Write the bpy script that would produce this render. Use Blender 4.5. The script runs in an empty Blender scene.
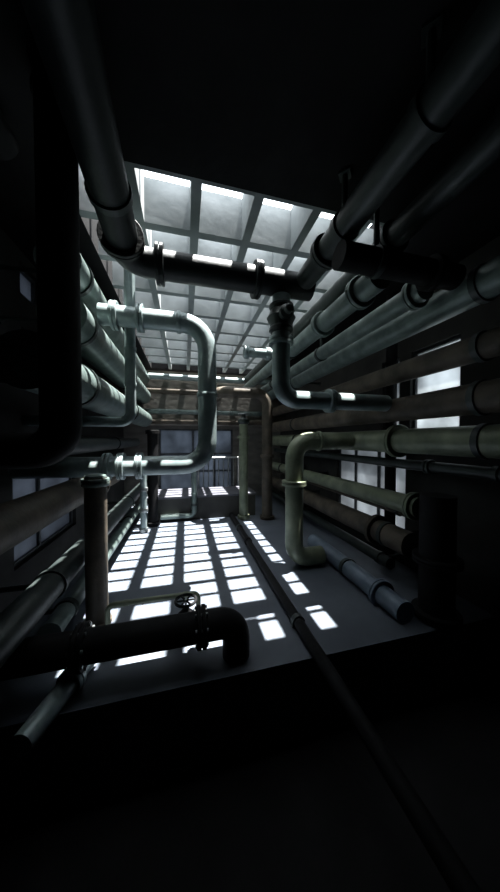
import bpy, bmesh, math, random
from mathutils import Vector, Matrix
random.seed(7)
S = bpy.context.scene
COL = S.collection
H = 1.5                                    # eye height above the floor; coordinates below are eye-relative
PI = math.pi

# ---------------------------------------------------------------- camera, world, sun, exposure
cam = bpy.data.cameras.new('camera')
cam.sensor_fit = 'HORIZONTAL'
cam.sensor_width = 36.0
cam.lens = 36.0 * 260.0 / 500.0
cam.clip_start = 0.02
camo = bpy.data.objects.new('camera', cam)
COL.objects.link(camo)
camo.location = (0, 0, H)
camo.rotation_euler = (math.radians(90 - 1.3), 0, -math.radians(14.04))
S.camera = camo

W = bpy.data.worlds.new('sky')
S.world = W
W.use_nodes = True
wn = W.node_tree.nodes
wn['Background'].inputs[0].default_value = (0.88, 0.95, 1.0, 1)
wn['Background'].inputs[1].default_value = 4.6

sun = bpy.data.lights.new('sun', 'SUN')
sun.energy = 38.0
sun.angle = math.radians(0.6)
sun.color = (1.0, 1.0, 0.97)
suno = bpy.data.objects.new('sun', sun)
COL.objects.link(suno)
suno.location = (0, 3, 8)
suno.rotation_euler = Vector((-0.176, 0.012, -1)).to_track_quat('-Z', 'Y').to_euler()

S.view_settings.view_transform = 'Standard'
S.view_settings.look = 'None'
S.view_settings.gamma = 1.0
S.view_settings.exposure = 0.0
S.view_settings.use_curve_mapping = False
S.cycles.max_bounces = 8
S.cycles.diffuse_bounces = 5
S.cycles.glossy_bounces = 3
S.cycles.caustics_reflective = False
S.cycles.caustics_refractive = False
S.cycles.sample_clamp_indirect = 4.0
S.cycles.use_denoising = True

# ---------------------------------------------------------------- materials
def mat(name, c1, c2, rough=0.5, metal=0.0, scale=6.0, bump=0.1, stretch=(1, 1, 1), detail=6, lo=0.35, hi=0.7, spec=0.5):
    m = bpy.data.materials.new(name)
    m.use_nodes = True
    nt = m.node_tree
    b = nt.nodes['Principled BSDF']
    tc = nt.nodes.new('ShaderNodeNewGeometry')
    mp = nt.nodes.new('ShaderNodeMapping')
    mp.inputs['Scale'].default_value = stretch
    nt.links.new(tc.outputs['Position'], mp.inputs['Vector'])
    no = nt.nodes.new('ShaderNodeTexNoise')
    no.inputs['Scale'].default_value = scale
    no.inputs['Detail'].default_value = detail
    nt.links.new(mp.outputs[0], no.inputs['Vector'])
    cr = nt.nodes.new('ShaderNodeValToRGB')
    cr.color_ramp.elements[0].position = lo
    cr.color_ramp.elements[1].position = hi
    cr.color_ramp.elements[0].color = (*c1, 1)
    cr.color_ramp.elements[1].color = (*c2, 1)
    nt.links.new(no.outputs['Fac'], cr.inputs[0])
    nt.links.new(cr.outputs[0], b.inputs['Base Color'])
    b.inputs['Roughness'].default_value = rough
    b.inputs['Metallic'].default_value = metal
    b.inputs['Specular IOR Level'].default_value = spec
    if bump:
        n2 = nt.nodes.new('ShaderNodeTexNoise')
        n2.inputs['Scale'].default_value = scale * 6
        nt.links.new(tc.outputs['Position'], n2.inputs['Vector'])
        bp = nt.nodes.new('ShaderNodeBump')
        bp.inputs['Strength'].default_value = bump
        bp.inputs['Distance'].default_value = 0.01
        nt.links.new(n2.outputs['Fac'], bp.inputs['Height'])
        nt.links.new(bp.outputs[0], b.inputs['Normal'])
    return m

def frosted(name, c, trans=0.15):
    m = bpy.data.materials.new(name)
    m.use_nodes = True
    nt = m.node_tree
    nt.nodes.remove(nt.nodes['Principled BSDF'])
    out = nt.nodes['Material Output']
    tl = nt.nodes.new('ShaderNodeBsdfTranslucent')
    gl = nt.nodes.new('ShaderNodeBsdfGlossy')
    gl.inputs['Roughness'].default_value = 0.35
    gl.inputs['Color'].default_value = (0.6, 0.65, 0.7, 1)
    g = nt.nodes.new('ShaderNodeNewGeometry')
    no = nt.nodes.new('ShaderNodeTexNoise')
    no.inputs['Scale'].default_value = 2.2
    no.inputs['Detail'].default_value = 7
    nt.links.new(g.outputs['Position'], no.inputs['Vector'])
    cr = nt.nodes.new('ShaderNodeValToRGB')
    cr.color_ramp.elements[0].position = 0.3
    cr.color_ramp.elements[1].position = 0.75
    cr.color_ramp.elements[0].color = (c[0] * .45, c[1] * .45, c[2] * .45, 1)
    cr.color_ramp.elements[1].color = (*c, 1)
    nt.links.new(no.outputs['Fac'], cr.inputs[0])
    nt.links.new(cr.outputs[0], tl.inputs['Color'])
    mx = nt.nodes.new('ShaderNodeMixShader')
    mx.inputs[0].default_value = 0.06
    nt.links.new(tl.outputs[0], mx.inputs[1])
    nt.links.new(gl.outputs[0], mx.inputs[2])
    nt.links.new(mx.outputs[0], out.inputs['Surface'])
    return m

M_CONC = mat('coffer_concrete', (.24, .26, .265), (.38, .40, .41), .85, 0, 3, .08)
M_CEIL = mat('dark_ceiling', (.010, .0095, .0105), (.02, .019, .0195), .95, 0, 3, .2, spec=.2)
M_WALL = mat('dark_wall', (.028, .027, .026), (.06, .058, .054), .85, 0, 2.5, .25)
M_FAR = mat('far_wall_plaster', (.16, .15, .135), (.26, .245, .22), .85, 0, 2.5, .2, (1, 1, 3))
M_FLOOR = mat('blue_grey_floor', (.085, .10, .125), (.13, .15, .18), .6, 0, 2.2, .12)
M_PIT = mat('foreground_shade_black', (.008, .008, .009), (.016, .016, .017), .95, 0, 4, .2)  # near-black base colour puts the foreground's shade into the surface
M_GREEN = mat('grey_green_paint', (.10, .135, .125), (.20, .25, .235), .42, .25, 7, .12)
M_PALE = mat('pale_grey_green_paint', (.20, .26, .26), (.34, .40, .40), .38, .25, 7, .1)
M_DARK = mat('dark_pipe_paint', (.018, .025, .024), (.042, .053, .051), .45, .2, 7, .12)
M_SLAB = mat('lavender_lit_plinth_top', (.075, .075, .09), (.115, .115, .135), .6, 0, 4, .1)  # paler lavender tone stands in for light on the plinth top
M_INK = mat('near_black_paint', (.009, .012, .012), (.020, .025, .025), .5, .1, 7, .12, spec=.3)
M_BLACK = mat('black_and_shaded_pipe', (.006, .006, .0065), (.013, .013, .014), .7, 0, 9, .12, spec=.15)  # black pipes, and the shade painted onto the near column
M_RUST = mat('rusty_brown_paint', (.05, .041, .031), (.125, .10, .074), .6, .2, 6, .3)
M_OLIVE = mat('olive_paint', (.14, .16, .11), (.25, .28, .19), .45, .2, 6, .15)
M_BLUE = mat('blue_grey_paint', (.13, .17, .22), (.22, .27, .34), .45, .2, 6, .12)
M_STEEL = mat('worn_steel', (.25, .27, .27), (.42, .44, .44), .35, .7, 14, .15)
M_FRAME = mat('window_frame_metal', (.05, .055, .06), (.10, .105, .11), .5, .4, 8, .1)
G_GREY = frosted('frosted_grey_glass', (.30, .31, .32))
G_BLUE = frosted('frosted_blue_glass', (.17, .185, .21))
G_WHITE = frosted('bright_frosted_glass', (.52, .54, .55))
G_DIM = frosted('dim_frosted_glass', (.14, .15, .17))

# ---------------------------------------------------------------- geometry helpers
def V(p):
    return Vector((p[0], p[1], p[2] + H))

def finish(name, bm, m, parent=None, loc=None, smooth=True, angle=35):
    bmesh.ops.recalc_face_normals(bm, faces=bm.faces)
    me = bpy.data.meshes.new(name)
    if loc is not None:
        bmesh.ops.translate(bm, verts=bm.verts, vec=-Vector(loc))
    bm.to_mesh(me)
    bm.free()
    me.materials.append(m)
    if smooth:
        for p in me.polygons:
            p.use_smooth = True
        me.set_sharp_from_angle(angle=math.radians(angle))
    o = bpy.data.objects.new(name, me)
    COL.objects.link(o)
    if parent is not None:
        o.parent = parent
    elif loc is not None:
        o.location = loc
    return o

def bm_box(bm, x0, x1, y0, y1, z0, z1, bev=0.0):
    r = bmesh.ops.create_cube(bm, size=1.0)
    for v in r['verts']:
        v.co = Vector(((x0 + x1) / 2 + v.co.x * (x1 - x0), (y0 + y1) / 2 + v.co.y * (y1 - y0), (z0 + z1) / 2 + v.co.z * (z1 - z0) + H))
    if bev:
        es = list({e for v in r['verts'] for e in v.link_edges})
        bmesh.ops.bevel(bm, geom=es, offset=bev, segments=2, affect='EDGES', profile=0.5)
    return bm

def fillet(pts, rad, n=8):
    pts = [V(p) for p in pts]
    out = [pts[0]]
    for i in range(1, len(pts) - 1):
        a, b, c = pts[i - 1], pts[i], pts[i + 1]
        d1, d2 = (a - b).normalized(), (c - b).normalized()
        ang = d1.angle(d2)
        if ang > PI - 0.05:
            out.append(b)
            continue
        t = min(rad / math.tan(ang / 2), (a - b).length * .48, (c - b).length * .48)
        R = t * math.tan(ang / 2)
        bis = (d1 + d2).normalized()
        cen = b + bis * (R / math.sin(ang / 2))
        u = (b + d1 * t - cen)
        w = (b + d2 * t - cen)
        tot = u.angle(w)
        ax = u.cross(w).normalized()
        for k in range(n + 1):
            out.append(cen + Matrix.Rotation(tot * k / n, 3, ax) @ u)
    out.append(pts[-1])
    return out

def bm_tube(bm, path, r, seg=20):
    t0 = (path[1] - path[0]).normalized()
    up = Vector((0, 0, 1)) if abs(t0.z) < .9 else Vector((1, 0, 0))
    n = t0.cross(up).normalized()
    rings = []
    prev = t0
    for i, p in enumerate(path):
        if i == 0: t = t0
        elif i == len(path) - 1: t = (path[i] - path[i - 1]).normalized()
        else: t = ((path[i + 1] - path[i]).normalized() + (path[i] - path[i - 1]).normalized()).normalized()
        q = prev.rotation_difference(t)
        n = (q @ n).normalized()
        prev = t
        b = t.cross(n)
        rings.append([bm.verts.new(p + (n * math.cos(2 * PI * k / seg) + b * math.sin(2 * PI * k / seg)) * r) for k in range(seg)])
    for a, b in zip(rings, rings[1:]):
        for k in range(seg):
            bm.faces.new((a[k], a[(k + 1) % seg], b[(k + 1) % seg], b[k]))
    bm.faces.new(list(reversed(rings[0])))
    bm.faces.new(rings[-1])
    return bm

def bm_lathe(bm, centre, axis, prof, seg=24, closed=True):
    """prof: list of (radius, offset along axis); closed loop gives a solid ring"""
    axis = Vector(axis).normalized()
    up = Vector((0, 0, 1)) if abs(axis.z) < .9 else Vector((1, 0, 0))
    n = axis.cross(up).normalized()
    b = axis.cross(n)
    c = V(centre)
    rings = [[bm.verts.new(c + axis * h + (n * math.cos(2 * PI * k / seg) + b * math.sin(2 * PI * k / seg)) * r) for k in range(seg)] for r, h in prof]
    prs = list(zip(rings, rings[1:]))
    if closed: prs.append((rings[-1], rings[0]))
    for a, d in prs:
        for k in range(seg):
            bm.faces.new((a[k], a[(k + 1) % seg], d[(k + 1) % seg], d[k]))
    if not closed:
        bm.faces.new(list(reversed(rings[0])))
        bm.faces.new(rings[-1])
    return bm

def root(name, label, cat, p, group=None):
    o = bpy.data.objects.new(name, None)
    o.empty_display_size = .1
    COL.objects.link(o)
    o.location = V(p)
    o['label'] = label
    o['category'] = cat
    if group: o['group'] = group
    return o

def part(name, bm, m, r, **kw):
    return finish(name, bm, m, r, r.location, **kw)

def flange(r, p, axis, rad, m, bolts=0, big=1.38, w=.03):
    bm = bmesh.new()
    i = rad * .97
    bm_lathe(bm, p, axis, [(i, -w), (rad * big * .97, -w), (rad * big, -w * .85), (rad * big, -w * .16), (rad * big * .9, -w * .1),
                           (rad * big * .9, w * .1), (rad * big, w * .16), (rad * big, w * .85), (rad * big * .97, w), (i, w)], 28)
    f = part('flange', bm, m, r)
    if bolts:
        ax = Vector(axis).normalized()
        up = Vector((0, 0, 1)) if abs(ax.z) < .9 else Vector((1, 0, 0))
        n = ax.cross(up).normalized(); b2 = ax.cross(n)
        for k in range(bolts):
            a = 2 * PI * (k + .5) / bolts
            q = Vector(p) + (n * math.cos(a) + b2 * math.sin(a)) * rad * (1 + big) / 2
            bb = bmesh.new()
            bm_lathe(bb, q, ax, [(.011, -w - .012), (.011, w + .012)], 6, False)
            bo = part('bolt', bb, M_STEEL, r, smooth=False)
            bo.parent = f
    return f

def collar(r, p, axis, rad, m, w=.02, big=1.13):
    bm = bmesh.new()
    bm_lathe(bm, p, axis, [(rad * .97, -w), (rad * big * .96, -w), (rad * big, -w * .7), (rad * big, w * .7), (rad * big * .96, w), (rad * .97, w)], 24)
    return part('collar', bm, m, r)

def strap(r, p, axis, rad, to, m=None, name='bracket'):
    """clamp ring round the pipe and an arm that reaches the point it is fixed to"""
    bm = bmesh.new()
    bm_lathe(bm, p, axis, [(rad * .99, -.022), (rad + .012, -.022), (rad + .012, .022), (rad * .99, .022)], 24)
    d = (Vector(to) - Vector(p)).normalized()
    a = Vector(p) + d * (rad + .004)
    bm_tube(bm, [V(a), V(to)], .018, 8)
    L = V(to)
    bm_lathe(bm, Vector(to) - d * .012, d, [(.05, 0), (.05, .012)], 4, False)
    return part(name, bm, m or M_DARK, r)

def pipe(name, label, pts, rad, m, bend=None, flanges=(), collars=(), straps=(), cat='pipe', group=None, bolts=0, fm=None, seg=22):
    r = root(name, label, cat, pts[0], group)
    bm = bmesh.new()
    bm_tube(bm, fillet(pts, bend or rad * 1.9), rad, seg)
    part('pipe_body', bm, m, r, angle=50)
    for p, ax in flanges: flange(r, p, ax, rad, fm or m, bolts)
    for p, ax in collars: collar(r, p, ax, rad, fm or m)
    for p, ax, to in straps: strap(r, p, ax, rad, to)
    return r

X, Y, Z = (1, 0, 0), (0, 1, 0), (0, 0, 1)

def holed(name, m, axis, a0, a1, u0, u1, v0, v1, holes):
    """wall slab with rectangular holes; axis 'x' (u=y, v=z), 'y' (u=x, v=z) or 'z' (u=x, v=y)"""
    us = sorted({u0, u1} | {h[0] for h in holes} | {h[1] for h in holes})
    vs = sorted({v0, v1} | {h[2] for h in holes} | {h[3] for h in holes})
    bm = bmesh.new()
    for ua, ub in zip(us, us[1:]):
        for va, vb in zip(vs, vs[1:]):
            cu, cv = (ua + ub) / 2, (va + vb) / 2
            if any(h[0] < cu < h[1] and h[2] < cv < h[3] for h in holes): continue
            if axis == 'x': bm_box(bm, a0, a1, ua, ub, va, vb)
            elif axis == 'y': bm_box(bm, ua, ub, a0, a1, va, vb)
            else: bm_box(bm, ua, ub, va, vb, a0, a1)
    bmesh.ops.remove_doubles(bm, verts=bm.verts, dist=1e-5)
    seen = {}
    for f in list(bm.faces):
        k = tuple(sorted(v.index for v in f.verts)) if False else tuple(round(c, 4) for c in f.calc_center_median())
        seen.setdefault(k, []).append(f)
    dead = [f for fs in seen.values() if len(fs) > 1 for f in fs]
    bmesh.ops.delete(bm, geom=dead, context='FACES')
    o = finish(name, bm, m, smooth=False)
    o['kind'] = 'structure'
    return o

def window(name, glass, axis, a, u0, u1, v0, v1, mull_u=(), mull_v=(), depth=.06, t=.035):
    """frame with mullions as the structure object, pane as child"""
    bm = bmesh.new()
    def bar(ua, ub, va, vb):
        if axis == 'x': bm_box(bm, a - depth / 2, a + depth / 2, ua, ub, va, vb)
        else: bm_box(bm, ua, ub, a - depth / 2, a + depth / 2, va, vb)
    bar(u0, u0 + t, v0, v1); bar(u1 - t, u1, v0, v1); bar(u0 + t, u1 - t, v0, v0 + t); bar(u0 + t, u1 - t, v1 - t, v1)
    for u in mull_u: bar(u - t / 2, u + t / 2, v0 + t, v1 - t)
    for v in mull_v: bar(u0 + t, u1 - t, v - t / 2, v + t / 2)
    o = finish(name, bm, M_FRAME, smooth=False)
    o['kind'] = 'structure'
    bm = bmesh.new()
    if axis == 'x': bm_box(bm, a - .004, a + .004, u0 + .01, u1 - .01, v0 + .01, v1 - .01)
    else: bm_box(bm, u0 + .01, u1 - .01, a - .004, a + .004, v0 + .01, v1 - .01)
    bmesh.ops.remove_doubles(bm, verts=bm.verts, dist=1e-6)
    # one sheet of glass, thin but real
    g = finish('pane', bm, glass, o, smooth=False)
    return o

# ================================================================ SETTING
XL, XR, YN, YF, ZF, ZC = -1.42, 2.55, -1.6, 6.75, -1.5, 1.70
EDGE = 1.60
def struct_box(name, m, *b):
    bm = bm_box(bmesh.new(), *b)
    o = finish(name, bm, m, smooth=False); o['kind'] = 'structure'; return o
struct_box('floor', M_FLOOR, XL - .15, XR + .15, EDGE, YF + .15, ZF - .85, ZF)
struct_box('floor_near', M_PIT, XL - .15, XR + .15, YN - .15, EDGE, ZF - .80, ZF - .55)  # lower, blackened floor added so the foreground falls dark past the slab

BX = [-.76, -.333, .085, .515, .962, 1.39, 1.82]           # coffer ribs
BY = [1.76 + .48 * k for k in range(11)]
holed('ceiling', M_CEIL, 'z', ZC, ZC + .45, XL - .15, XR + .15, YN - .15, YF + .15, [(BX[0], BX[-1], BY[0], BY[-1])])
bm = bmesh.new()
for x in BX[1:-1]: bm_box(bm, x - .035, x + .035, BY[0], BY[-1], ZC, ZC + .35)
for y in BY[1:-1]: bm_box(bm, BX[0], BX[-1], y - .035, y + .035, ZC + .002, ZC + .348)
bm_box(bm, BX[0] , BX[-1], BY[0], BY[0] + .03, ZC + .002, ZC + .44)
for y in BY[:-1]: bm_box(bm, BX[0], BX[-1], y + .215, y + .265, ZC + .29, ZC + .345)
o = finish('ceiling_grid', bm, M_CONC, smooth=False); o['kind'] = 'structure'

WL = (2.62, 3.92, -1.12, -.26)
WU = (2.78, 3.12, 1.32, 1.60)
WV = (2.78, 3.12, .80, 1.02)
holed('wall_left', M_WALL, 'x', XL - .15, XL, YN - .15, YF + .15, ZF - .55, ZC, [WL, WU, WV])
window('window_1', G_DIM, 'x', XL - .07, *WL, mull_u=(3.12,))
window('upper_light_slit', G_DIM, 'x', XL - .07, *WU)  # backlit opening added to stand in for light between the left pipes
window('lower_light_slit', G_DIM, 'x', XL - .07, *WV)  # second added opening, another stand-in for a slit of light on the wall
WR1 = (1.93, 2.50, .02, 1.02)
WR2 = (2.55, 4.0, -1.30, -.08)
WR3 = (2.66, 2.95, .02, 1.02)
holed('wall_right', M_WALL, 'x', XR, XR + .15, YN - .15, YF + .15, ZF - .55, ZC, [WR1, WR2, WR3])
window('window_3', G_WHITE, 'x', XR + .07, *WR1)
window('window_4', G_GREY, 'x', XR + .07, *WR2, mull_u=(3.05, 3.55))
window('window_5', G_GREY, 'x', XR + .07, *WR3)
WF = (-.62, 1.22, -1.30, .28)
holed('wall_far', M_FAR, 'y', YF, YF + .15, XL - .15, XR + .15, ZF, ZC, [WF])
window('window_6', G_BLUE, 'y', YF + .07, *WF, mull_u=(.2, .75), mull_v=(-.35, -.8))
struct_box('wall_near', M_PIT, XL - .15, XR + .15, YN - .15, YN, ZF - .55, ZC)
struct_box('trim_1', M_FAR, XL, XR, YF - .32, YF - .02, .36, 1.36)          # deep lintel beam over the far window
struct_box('trim_2', M_WALL, -.66, 1.36, 5.0, 5.8, ZF, -1.09)
struct_box('trim_3', M_SLAB, -.68, 1.38, 4.985, 5.82, -1.09, -1.05)               # low plinth across the far end; added top slab has its light painted in

# ================================================================ LEFT SIDE
E = .003                                   # fixings stop this far short of what they are screwed to
def left_pipe(label, x, z, r, m, name='pipe', y0=-1.55, y1=6.2, fl=(), st=(2.0, 4.4), **kw):
    return pipe(name, label, [(x, y0, z), (x, y1, z)], r, m,
                flanges=[((x, y, z), Y) for y in fl],
                straps=[((x, y, z), Y, (XL + E, y, z)) for y in st], group='pipes along the left wall', **kw)
left_pipe('black pipe added at the left ceiling to darken that corner, ending before the skylight', -.95, 1.58, .09, M_BLACK, y1=1.70, st=(.6,))  # added pipe that covers the skylight's bright corner
left_pipe('topmost fat grey-green pipe along the left wall, just under the skylight', -.92, 1.37, .16, M_GREEN, y0=2.28, st=(2.5, 4.4))
left_pipe('second fat grey-green pipe down the left wall, behind the upper bend of the U pipe', -.90, .97, .17, M_GREEN, y0=2.28, st=(2.5, 4.4))
left_pipe('third fat grey-green pipe down the left wall, just above the flanged cross pipe', -.88, .46, .17, M_GREEN, y0=1.76, st=(2.45, 4.4))
left_pipe('dark pipe on the left wall at eye height, starting behind the black column', -1.06, -.05, .09, M_DARK, y0=1.6)
left_pipe('rusty brown pipe on the left wall between two bluish window panes', -1.02, -.50, .13, M_RUST, fl=(3.3,), st=(1.2, 4.4))
left_pipe('dark grey pipe on the left wall just below the bluish window panes', -.88, -.97, .09, M_DARK)
left_pipe('thin lowest pipe on the left wall, just above the sunlit floor', -.87, -1.27, .068, M_GREEN, y0=1.95, st=(2.2, 4.4))

pipe('column_pipe', 'thick vertical pipe coloured black for its shadow, standing between camera and left wall, reaching the ceiling',
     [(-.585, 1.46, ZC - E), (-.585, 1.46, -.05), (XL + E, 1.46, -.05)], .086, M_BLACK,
     bend=.12, collars=[((-.585, 1.46, 1.62), Z)])  # black base colour carries the ceiling's shadow on this pipe
pipe('overhead_pipe', 'fat dark pipe crossing right under the skylight with a bend at its left end',
     [(-.30, -1.55, 1.36), (-.41, 2.16, 1.36), (1.10, 2.16, 1.36)], .105, M_INK, bend=.15,
     flanges=[((-.18, 2.16, 1.36), X), ((.60, 2.16, 1.36), X), ((-.404, 1.93, 1.36), (-.03, 1, 0))],
     straps=[((-.365, .6, 1.36), Y, (-.365, .6, ZC - E)), ((-.394, 1.6, 1.36), Y, (-.394, 1.6, ZC - E))])
pipe('u_pipe', 'pale grey-green U-shaped pipe bulging out into the passage from the left wall',
     [(-.745, 2.65, 1.145), (.22, 2.65, 1.145), (.22, 2.65, -.245), (XL + E, 2.65, -.245)], .092, M_PALE, bend=.24,
     flanges=[((-.62, 2.65, 1.145), X), ((-.40, 2.65, 1.145), X), ((-.42, 2.65, -.245), X), ((-.58, 2.65, -.245), X), ((-.70, 2.65, -.245), X)],
     collars=[((.22, 2.65, .45), Z), ((-.05, 2.65, 1.145), X)])
pipe('riser_pipe', 'pale upright pipe from the skylight grid, passing behind the U pipe into the wall',
     [(-.52, 2.80, ZC - E), (-.52, 2.80, .18), (XL + E, 2.80, .18)], .05, M_PALE, bend=.1, collars=[((-.52, 2.80, .55), Z), ((-.52, 2.80, .9), Z)])
r = root('support_post', 'upright rusty post with a green cap standing before the lower left pipes', 'post', (-.705, 2.34, ZF))
part('shaft', bm_tube(bmesh.new(), [V((-.705, 2.34, ZF + .02)), V((-.705, 2.34, -.30))], .082, 24), M_RUST, r)
bm = bmesh.new(); bm_lathe(bm, (-.705, 2.34, ZF), Z, [(.11, 0), (.11, .02), (.107, .025), (.085, .028)], 28, False); part('base_plate', bm, M_RUST, r)
flange(r, (-.705, 2.34, -.34), Z, .082, M_GREEN, 0, 1.25)
bm = bmesh.new(); bm_lathe(bm, (-.705, 2.34, -.30), Z, [(.082, -.005), (.077, .014), (.05, .024), (.0005, .028)], 24, False); part('cap', bm, M_GREEN, r)
pipe('standpipe', 'thin pale bolted standpipe at the far end of the left pipes', [(-.66, 4.5, ZF), (-.66, 4.5, -.36)], .05, M_PALE,
     flanges=[((-.66, 4.5, -.40), Z), ((-.66, 4.5, -.8), Z), ((-.66, 4.5, -1.14), Z), ((-.66, 4.5, -1.46), Z)], fm=M_STEEL)
pipe('standpipe', 'stout dark standpipe behind the thin pale one, left of the far window', [(-.55, 4.82, ZF), (-.55, 4.82, .18)], .085, M_BLACK,
     flanges=[((-.55, 4.82, -.55), Z), ((-.55, 4.82, .14), Z), ((-.55, 4.82, -1.46), Z)])

# ================================================================ FLOOR, FOREGROUND
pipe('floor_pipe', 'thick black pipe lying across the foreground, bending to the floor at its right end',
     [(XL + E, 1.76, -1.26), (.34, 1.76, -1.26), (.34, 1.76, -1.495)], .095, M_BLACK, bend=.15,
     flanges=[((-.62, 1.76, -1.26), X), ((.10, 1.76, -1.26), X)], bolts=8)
pipe('stub_pipe', 'short grey pipe lying on the platform edge below the left end of the black pipe',
     [(-.62, 1.90, -1.44), (-.76, 1.42, -1.44)], .055, M_PALE, flanges=[((-.667, 1.74, -1.44), (.29, 1, 0))])
pipe('floor_rail', 'thin grey-green rail running behind the thick black foreground pipe', [(-.58, 2.16, ZF), (-.58, 2.16, -1.26), (.10, 2.16, -1.26), (.10, 2.16, ZF)], .02, M_OLIVE, bend=.05, cat='rail',
     collars=[((-.45, 2.16, -1.26), X), ((.0, 2.16, -1.26), X)])
r = root('gate_valve', 'small dark valve with a handwheel sitting behind the black foreground pipe', 'valve', (.0, 1.98, ZF))
bm = bmesh.new(); bm_lathe(bm, (.0, 1.98, ZF), Z, [(.07, 0), (.07, .02), (.035, .03), (.035, .10), (.06, .13), (.06, .2), (.03, .23), (.02, .25)], 20, False); part('body', bm, M_BLACK, r)
bm = bmesh.new(); bm_tube(bm, [V((.0, 1.98, -1.26)), V((.0, 1.98, -1.19))], .009, 10); part('stem', bm, M_STEEL, r)
bm = bmesh.new()
n = 28
bm_tube(bm, [V((.075 * math.cos(2 * PI * k / n), 1.98 + .075 * math.sin(2 * PI * k / n), -1.20)) for k in range(n + 1)], .011, 10)
for k in range(3):
    a = PI * k / 3
    bm_tube(bm, [V((.07 * math.cos(a), 1.98 + .07 * math.sin(a), -1.20)), V((-.07 * math.cos(a), 1.98 - .07 * math.sin(a), -1.20))], .007, 8)
part('handwheel', bm, M_BLACK, r)
pipe('floor_pipe', 'thin dark pipe running along the floor down the middle of the passage towards the camera',
     [(.87, -1.2, -1.452), (.87, 4.98, -1.452)], .042, M_BLACK, flanges=[((.87, 3.6, -1.45), Y)], straps=[((.87, 1.9, -1.452), Y, (.87, 1.9, ZF)), ((.87, 4.2, -1.452), Y, (.87, 4.2, ZF))])

# ================================================================ RIGHT SIDE
def right_pipe(label, x, z, r, m, name='pipe', y0=-1.55, y1=6.2, fl=(), st=(2.3, 4.6), hang=(), **kw):
    return pipe(name, label, [(x, y0, z), (x, y1, z)], r, m,
                flanges=[((x, y, z), Y) for y in fl],
                straps=[((x, y, z), Y, (XR - E, y, z)) for y in st] + [((x, y, z), Y, (x, y, ZC - E)) for y in hang], group='pipes along the right wall', **kw)
right_pipe('bright-edged grey-green pipe high on the right, starting at a flange behind the black cross pipe', 1.79, 1.16, .085, M_GREEN, y0=1.63, fl=(1.72,), st=(), hang=(3.2, 5.12))
right_pipe('grey-green pipe on the right wall just above the white upper window', 2.05, 1.10, .12, M_GREEN, st=(1.4, 4.6))
right_pipe('dark brown pipe crossing the white upper window near its top', 2.05, .66, .095, M_RUST, st=(1.4, 4.6))
right_pipe('fatter brown pipe crossing the white upper window near its bottom', 2.05, .30, .115, M_RUST, st=(1.4, 4.6))
right_pipe('olive pipe on the right wall passing just below the white upper window', 2.10, -.01, .12, M_OLIVE, fl=(2.2,), st=(1.4, 4.6))
right_pipe('dark pipe on the right wall running close under the olive eye-level one', 2.22, -.25, .05, M_DARK, fl=(1.95,), st=(1.4, 4.6))
pipe('pipe', 'pale olive pipe on the right wall running into the top of the black upright',
     [(2.02, 6.2, -.60), (2.02, 1.86, -.60)], .09, M_OLIVE, flanges=[((2.02, 1.92, -.60), Y)],
     straps=[((2.02, 4.3, -.60), Y, (XR - E, 4.3, -.60)), ((2.02, 5.2, -.60), Y, (XR - E, 5.2, -.60))], group='pipes along the right wall')
right_pipe('brown pipe low on the right wall crossing in front of the lower window', 2.08, -1.0, .12, M_RUST, y0=2.0, fl=(2.45,))
right_pipe('dark pipe just above the floor along the right wall', 2.12, -1.32, .06, M_DARK, y0=2.3, st=(2.45, 4.6))
right_pipe('thin brown pipe above the low brown one on the right wall', 2.22, -.76, .04, M_RUST, y0=2.0)
pipe('floor_pipe', 'blue-grey pipe lying on the floor at the foot of the right wall', [(1.74, 1.72, -1.41), (1.74, 3.3, -1.41)], .09, M_BLUE,
     flanges=[((1.74, 2.0, -1.407), Y)], cat='pipe', straps=[((1.74, 2.5, -1.41), Y, (1.74, 2.5, ZF))])
pipe('upright_pipe', 'black thick upright pipe at the right holding the end of the pale olive pipe', [(2.05, 1.72, ZF), (2.05, 1.72, -.46)], .13, M_BLACK, flanges=[((2.05, 1.72, -1.46), Z), ((2.05, 1.72, -1.0), Z)])
pipe('conduit', 'dark upright conduit between the two white upper windows on the right wall', [(2.36, 2.58, ZF), (2.36, 2.58, ZC - E)], .06, M_BLACK, collars=[((2.36, 2.58, .9), Z)])
pipe('ceiling_pipe', 'dark pipe running overhead at the right from the camera to the skylight corner',
     [(1.0, -1.55, 1.36), (1.0, 2.05, 1.36)], .085, M_DARK, flanges=[((1.0, 1.72, 1.36), Y)], straps=[((1.0, .9, 1.36), Y, (1.0, .9, ZC - E)), ((1.0, 1.5, 1.36), Y, (1.0, 1.5, ZC - E))])
pipe('ceiling_pipe', 'second dark overhead pipe, right of the one that meets the skylight corner',
     [(1.48, -1.55, 1.47), (1.48, 6.2, 1.47)], .085, M_DARK, flanges=[((1.48, 1.62, 1.47), Y)], straps=[((1.48, .9, 1.47), Y, (1.48, .9, ZC - E))])
pipe('cross_pipe', 'short black pipe crossing at the upper right below the overhead pipes',
     [(.96, 1.50, 1.18), (1.91, 1.50, 1.18)], .082, M_BLACK, flanges=[((1.70, 1.50, 1.18), X)], straps=[((1.24, 1.50, 1.18), X, (1.24, 1.50, ZC - E))])
pipe('ceiling_pipe', 'flanged grey-green pipe hanging below the skylight edge and running deep along the right',
     [(1.36, 1.60, 1.17), (1.36, 6.2, 1.17)], .09, M_GREEN, flanges=[((1.36, 1.82, 1.17), Y), ((1.36, 2.4, 1.17), Y)], straps=[((1.36, 3.2, 1.17), Y, (1.36, 3.2, ZC - E))])
r = pipe('elbow_pipe', 'pale grey-green pipe dropping through a dark valve below the skylight and bending right',
     [(.82, 2.16, 1.25), (.82, 2.16, .36), (1.915, 2.16, .36)], .078, M_PALE, bend=.15,
     flanges=[((.82, 2.16, .86), Z), ((1.30, 2.16, .36), X)])
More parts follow.
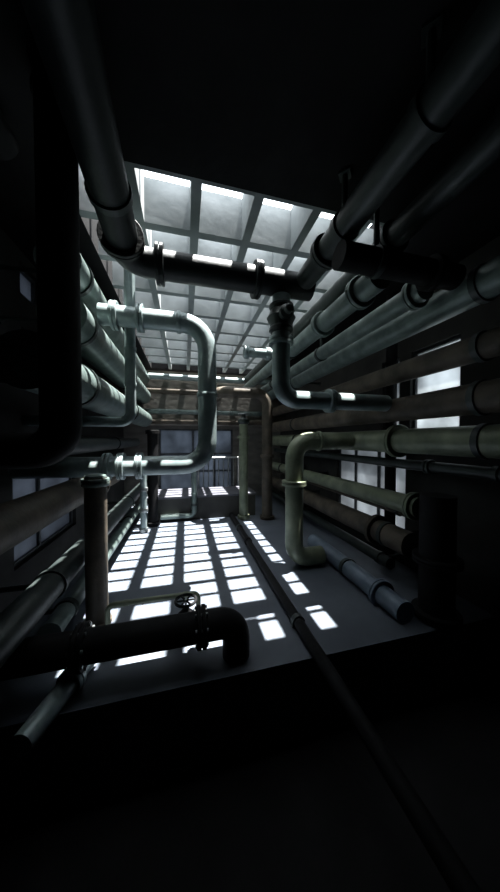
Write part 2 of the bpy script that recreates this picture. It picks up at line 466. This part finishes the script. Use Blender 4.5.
bm = bmesh.new(); bm_lathe(bm, (.82, 2.16, 1.06), Z, [(.08, -.13), (.105, -.11), (.105, -.09), (.09, -.07), (.125, 0), (.09, .07), (.105, .09), (.105, .11), (.08, .13)], 28); o = part('valve_body', bm, M_DARK, r); o['label'] = 'dark bulging valve body'
bm = bmesh.new(); bm_lathe(bm, (.82, 2.03, 1.06), Y, [(.06, 0.05), (.06, -.01), (.035, -.03), (.035, -.07), (.02, -.08)], 20, False); part('bonnet', bm, M_DARK, r)
pipe('elbow_pipe', 'olive-grey pipe from the right wall that bends down to the floor and right again',
     [(1.975, 2.82, -.01), (1.24, 2.82, -.01), (1.24, 2.82, -1.39), (1.60, 2.82, -1.39)], .105, M_OLIVE, bend=.2,
     flanges=[((1.24, 2.82, -.50), Z)], collars=[((1.55, 2.82, -.01), X)])
pipe('branch_pipe', 'short pale branch pipe behind the dark valve under the skylight', [(.78, 3.4, 1.17), (1.265, 3.4, 1.17)], .06, M_PALE, flanges=[((.80, 3.4, 1.17), X), ((1.1, 3.4, 1.17), X)])

# ================================================================ FAR END
pipe('arch_pipe', 'brown vertical pipe at the far right with an arched top bending left', [(1.51, 4.7, ZF), (1.51, 4.7, .88), (.6, 4.7, .88), (.6, 6.42, .88)], .10, M_RUST, bend=.24,
     flanges=[((1.51, 4.7, -1.46), Z), ((1.51, 4.7, -.3), Z)])
pipe('standpipe', 'olive-brown standpipe with a valve on top, left of the arched pipe', [(1.08, 4.82, ZF), (1.08, 4.82, .3)], .085, M_OLIVE,
     flanges=[((1.08, 4.82, -1.46), Z), ((1.08, 4.82, .05), Z)])
r = root('handwheel_valve', 'small valve with a round handwheel on top of the olive-brown standpipe', 'valve', (1.08, 4.82, .303))
bm = bmesh.new(); bm_lathe(bm, (1.08, 4.82, .303), Z, [(.085, 0), (.11, .03), (.11, .08), (.05, .12), (.03, .2)], 24, False); part('body', bm, M_DARK, r)
bm = bmesh.new()
bm_tube(bm, [V((1.08 + .1 * math.cos(2 * PI * k / n), 4.82 + .1 * math.sin(2 * PI * k / n), .49)) for k in range(n + 1)], .013, 10)
bm_tube(bm, [V((.98, 4.82, .49)), V((1.18, 4.82, .49))], .009, 8)
bm_tube(bm, [V((1.08, 4.72, .49)), V((1.08, 4.92, .49))], .009, 8)
part('handwheel', bm, M_STEEL, r)
pipe('drain_pipe', 'small grey pipe down the far plinth that bends left along the floor', [(.16, 4.94, -.35), (.16, 4.94, -1.40), (-.44, 4.94, -1.40)], .05, M_GREEN, bend=.09,
     collars=[((.16, 4.94, -1.0), Z)], straps=[((.16, 4.94, -1.2), Z, (.16, 4.997, -1.2))])
for z, rad, m, lab in [(1.46, .07, M_PALE, 'pale pipe across the top of the far wall, close under the skylight'),
                       (1.14, .075, M_RUST, 'brown pipe across the far wall below the pale top one'),
                       (.66, .06, M_GREEN, 'thinner grey pipe across the middle of the far wall'),
                       (.44, .07, M_RUST, 'lowest brown pipe across the far wall, just over the window')]:
    pipe('far_pipe', lab, [(XL + E, 6.33, z), (XR - E, 6.33, z)], rad, m, group='pipes across the far wall')
r = root('guard_railing', 'low metal guard railing with thin upright bars in front of the far window', 'railing', (.3, 6.2, ZF))
bm = bmesh.new(); bm_tube(bm, [V((.30, 6.2, -.42)), V((1.25, 6.2, -.42))], .022, 10); part('top_rail', bm, M_STEEL, r)
bm = bmesh.new(); bm_tube(bm, [V((.30, 6.2, -1.2)), V((1.25, 6.2, -1.2))], .018, 10); part('bottom_rail', bm, M_STEEL, r)
for x in (.30, 1.25):
    bm = bmesh.new(); bm_tube(bm, [V((x, 6.2, ZF)), V((x, 6.2, -.42))], .022, 10); part('post', bm, M_STEEL, r)
for k in range(1, 8):
    x = .30 + .95 * k / 8
    bm = bmesh.new(); bm_tube(bm, [V((x, 6.2, -1.2)), V((x, 6.2, -.42))], .012, 8); part('baluster', bm, M_STEEL, r)
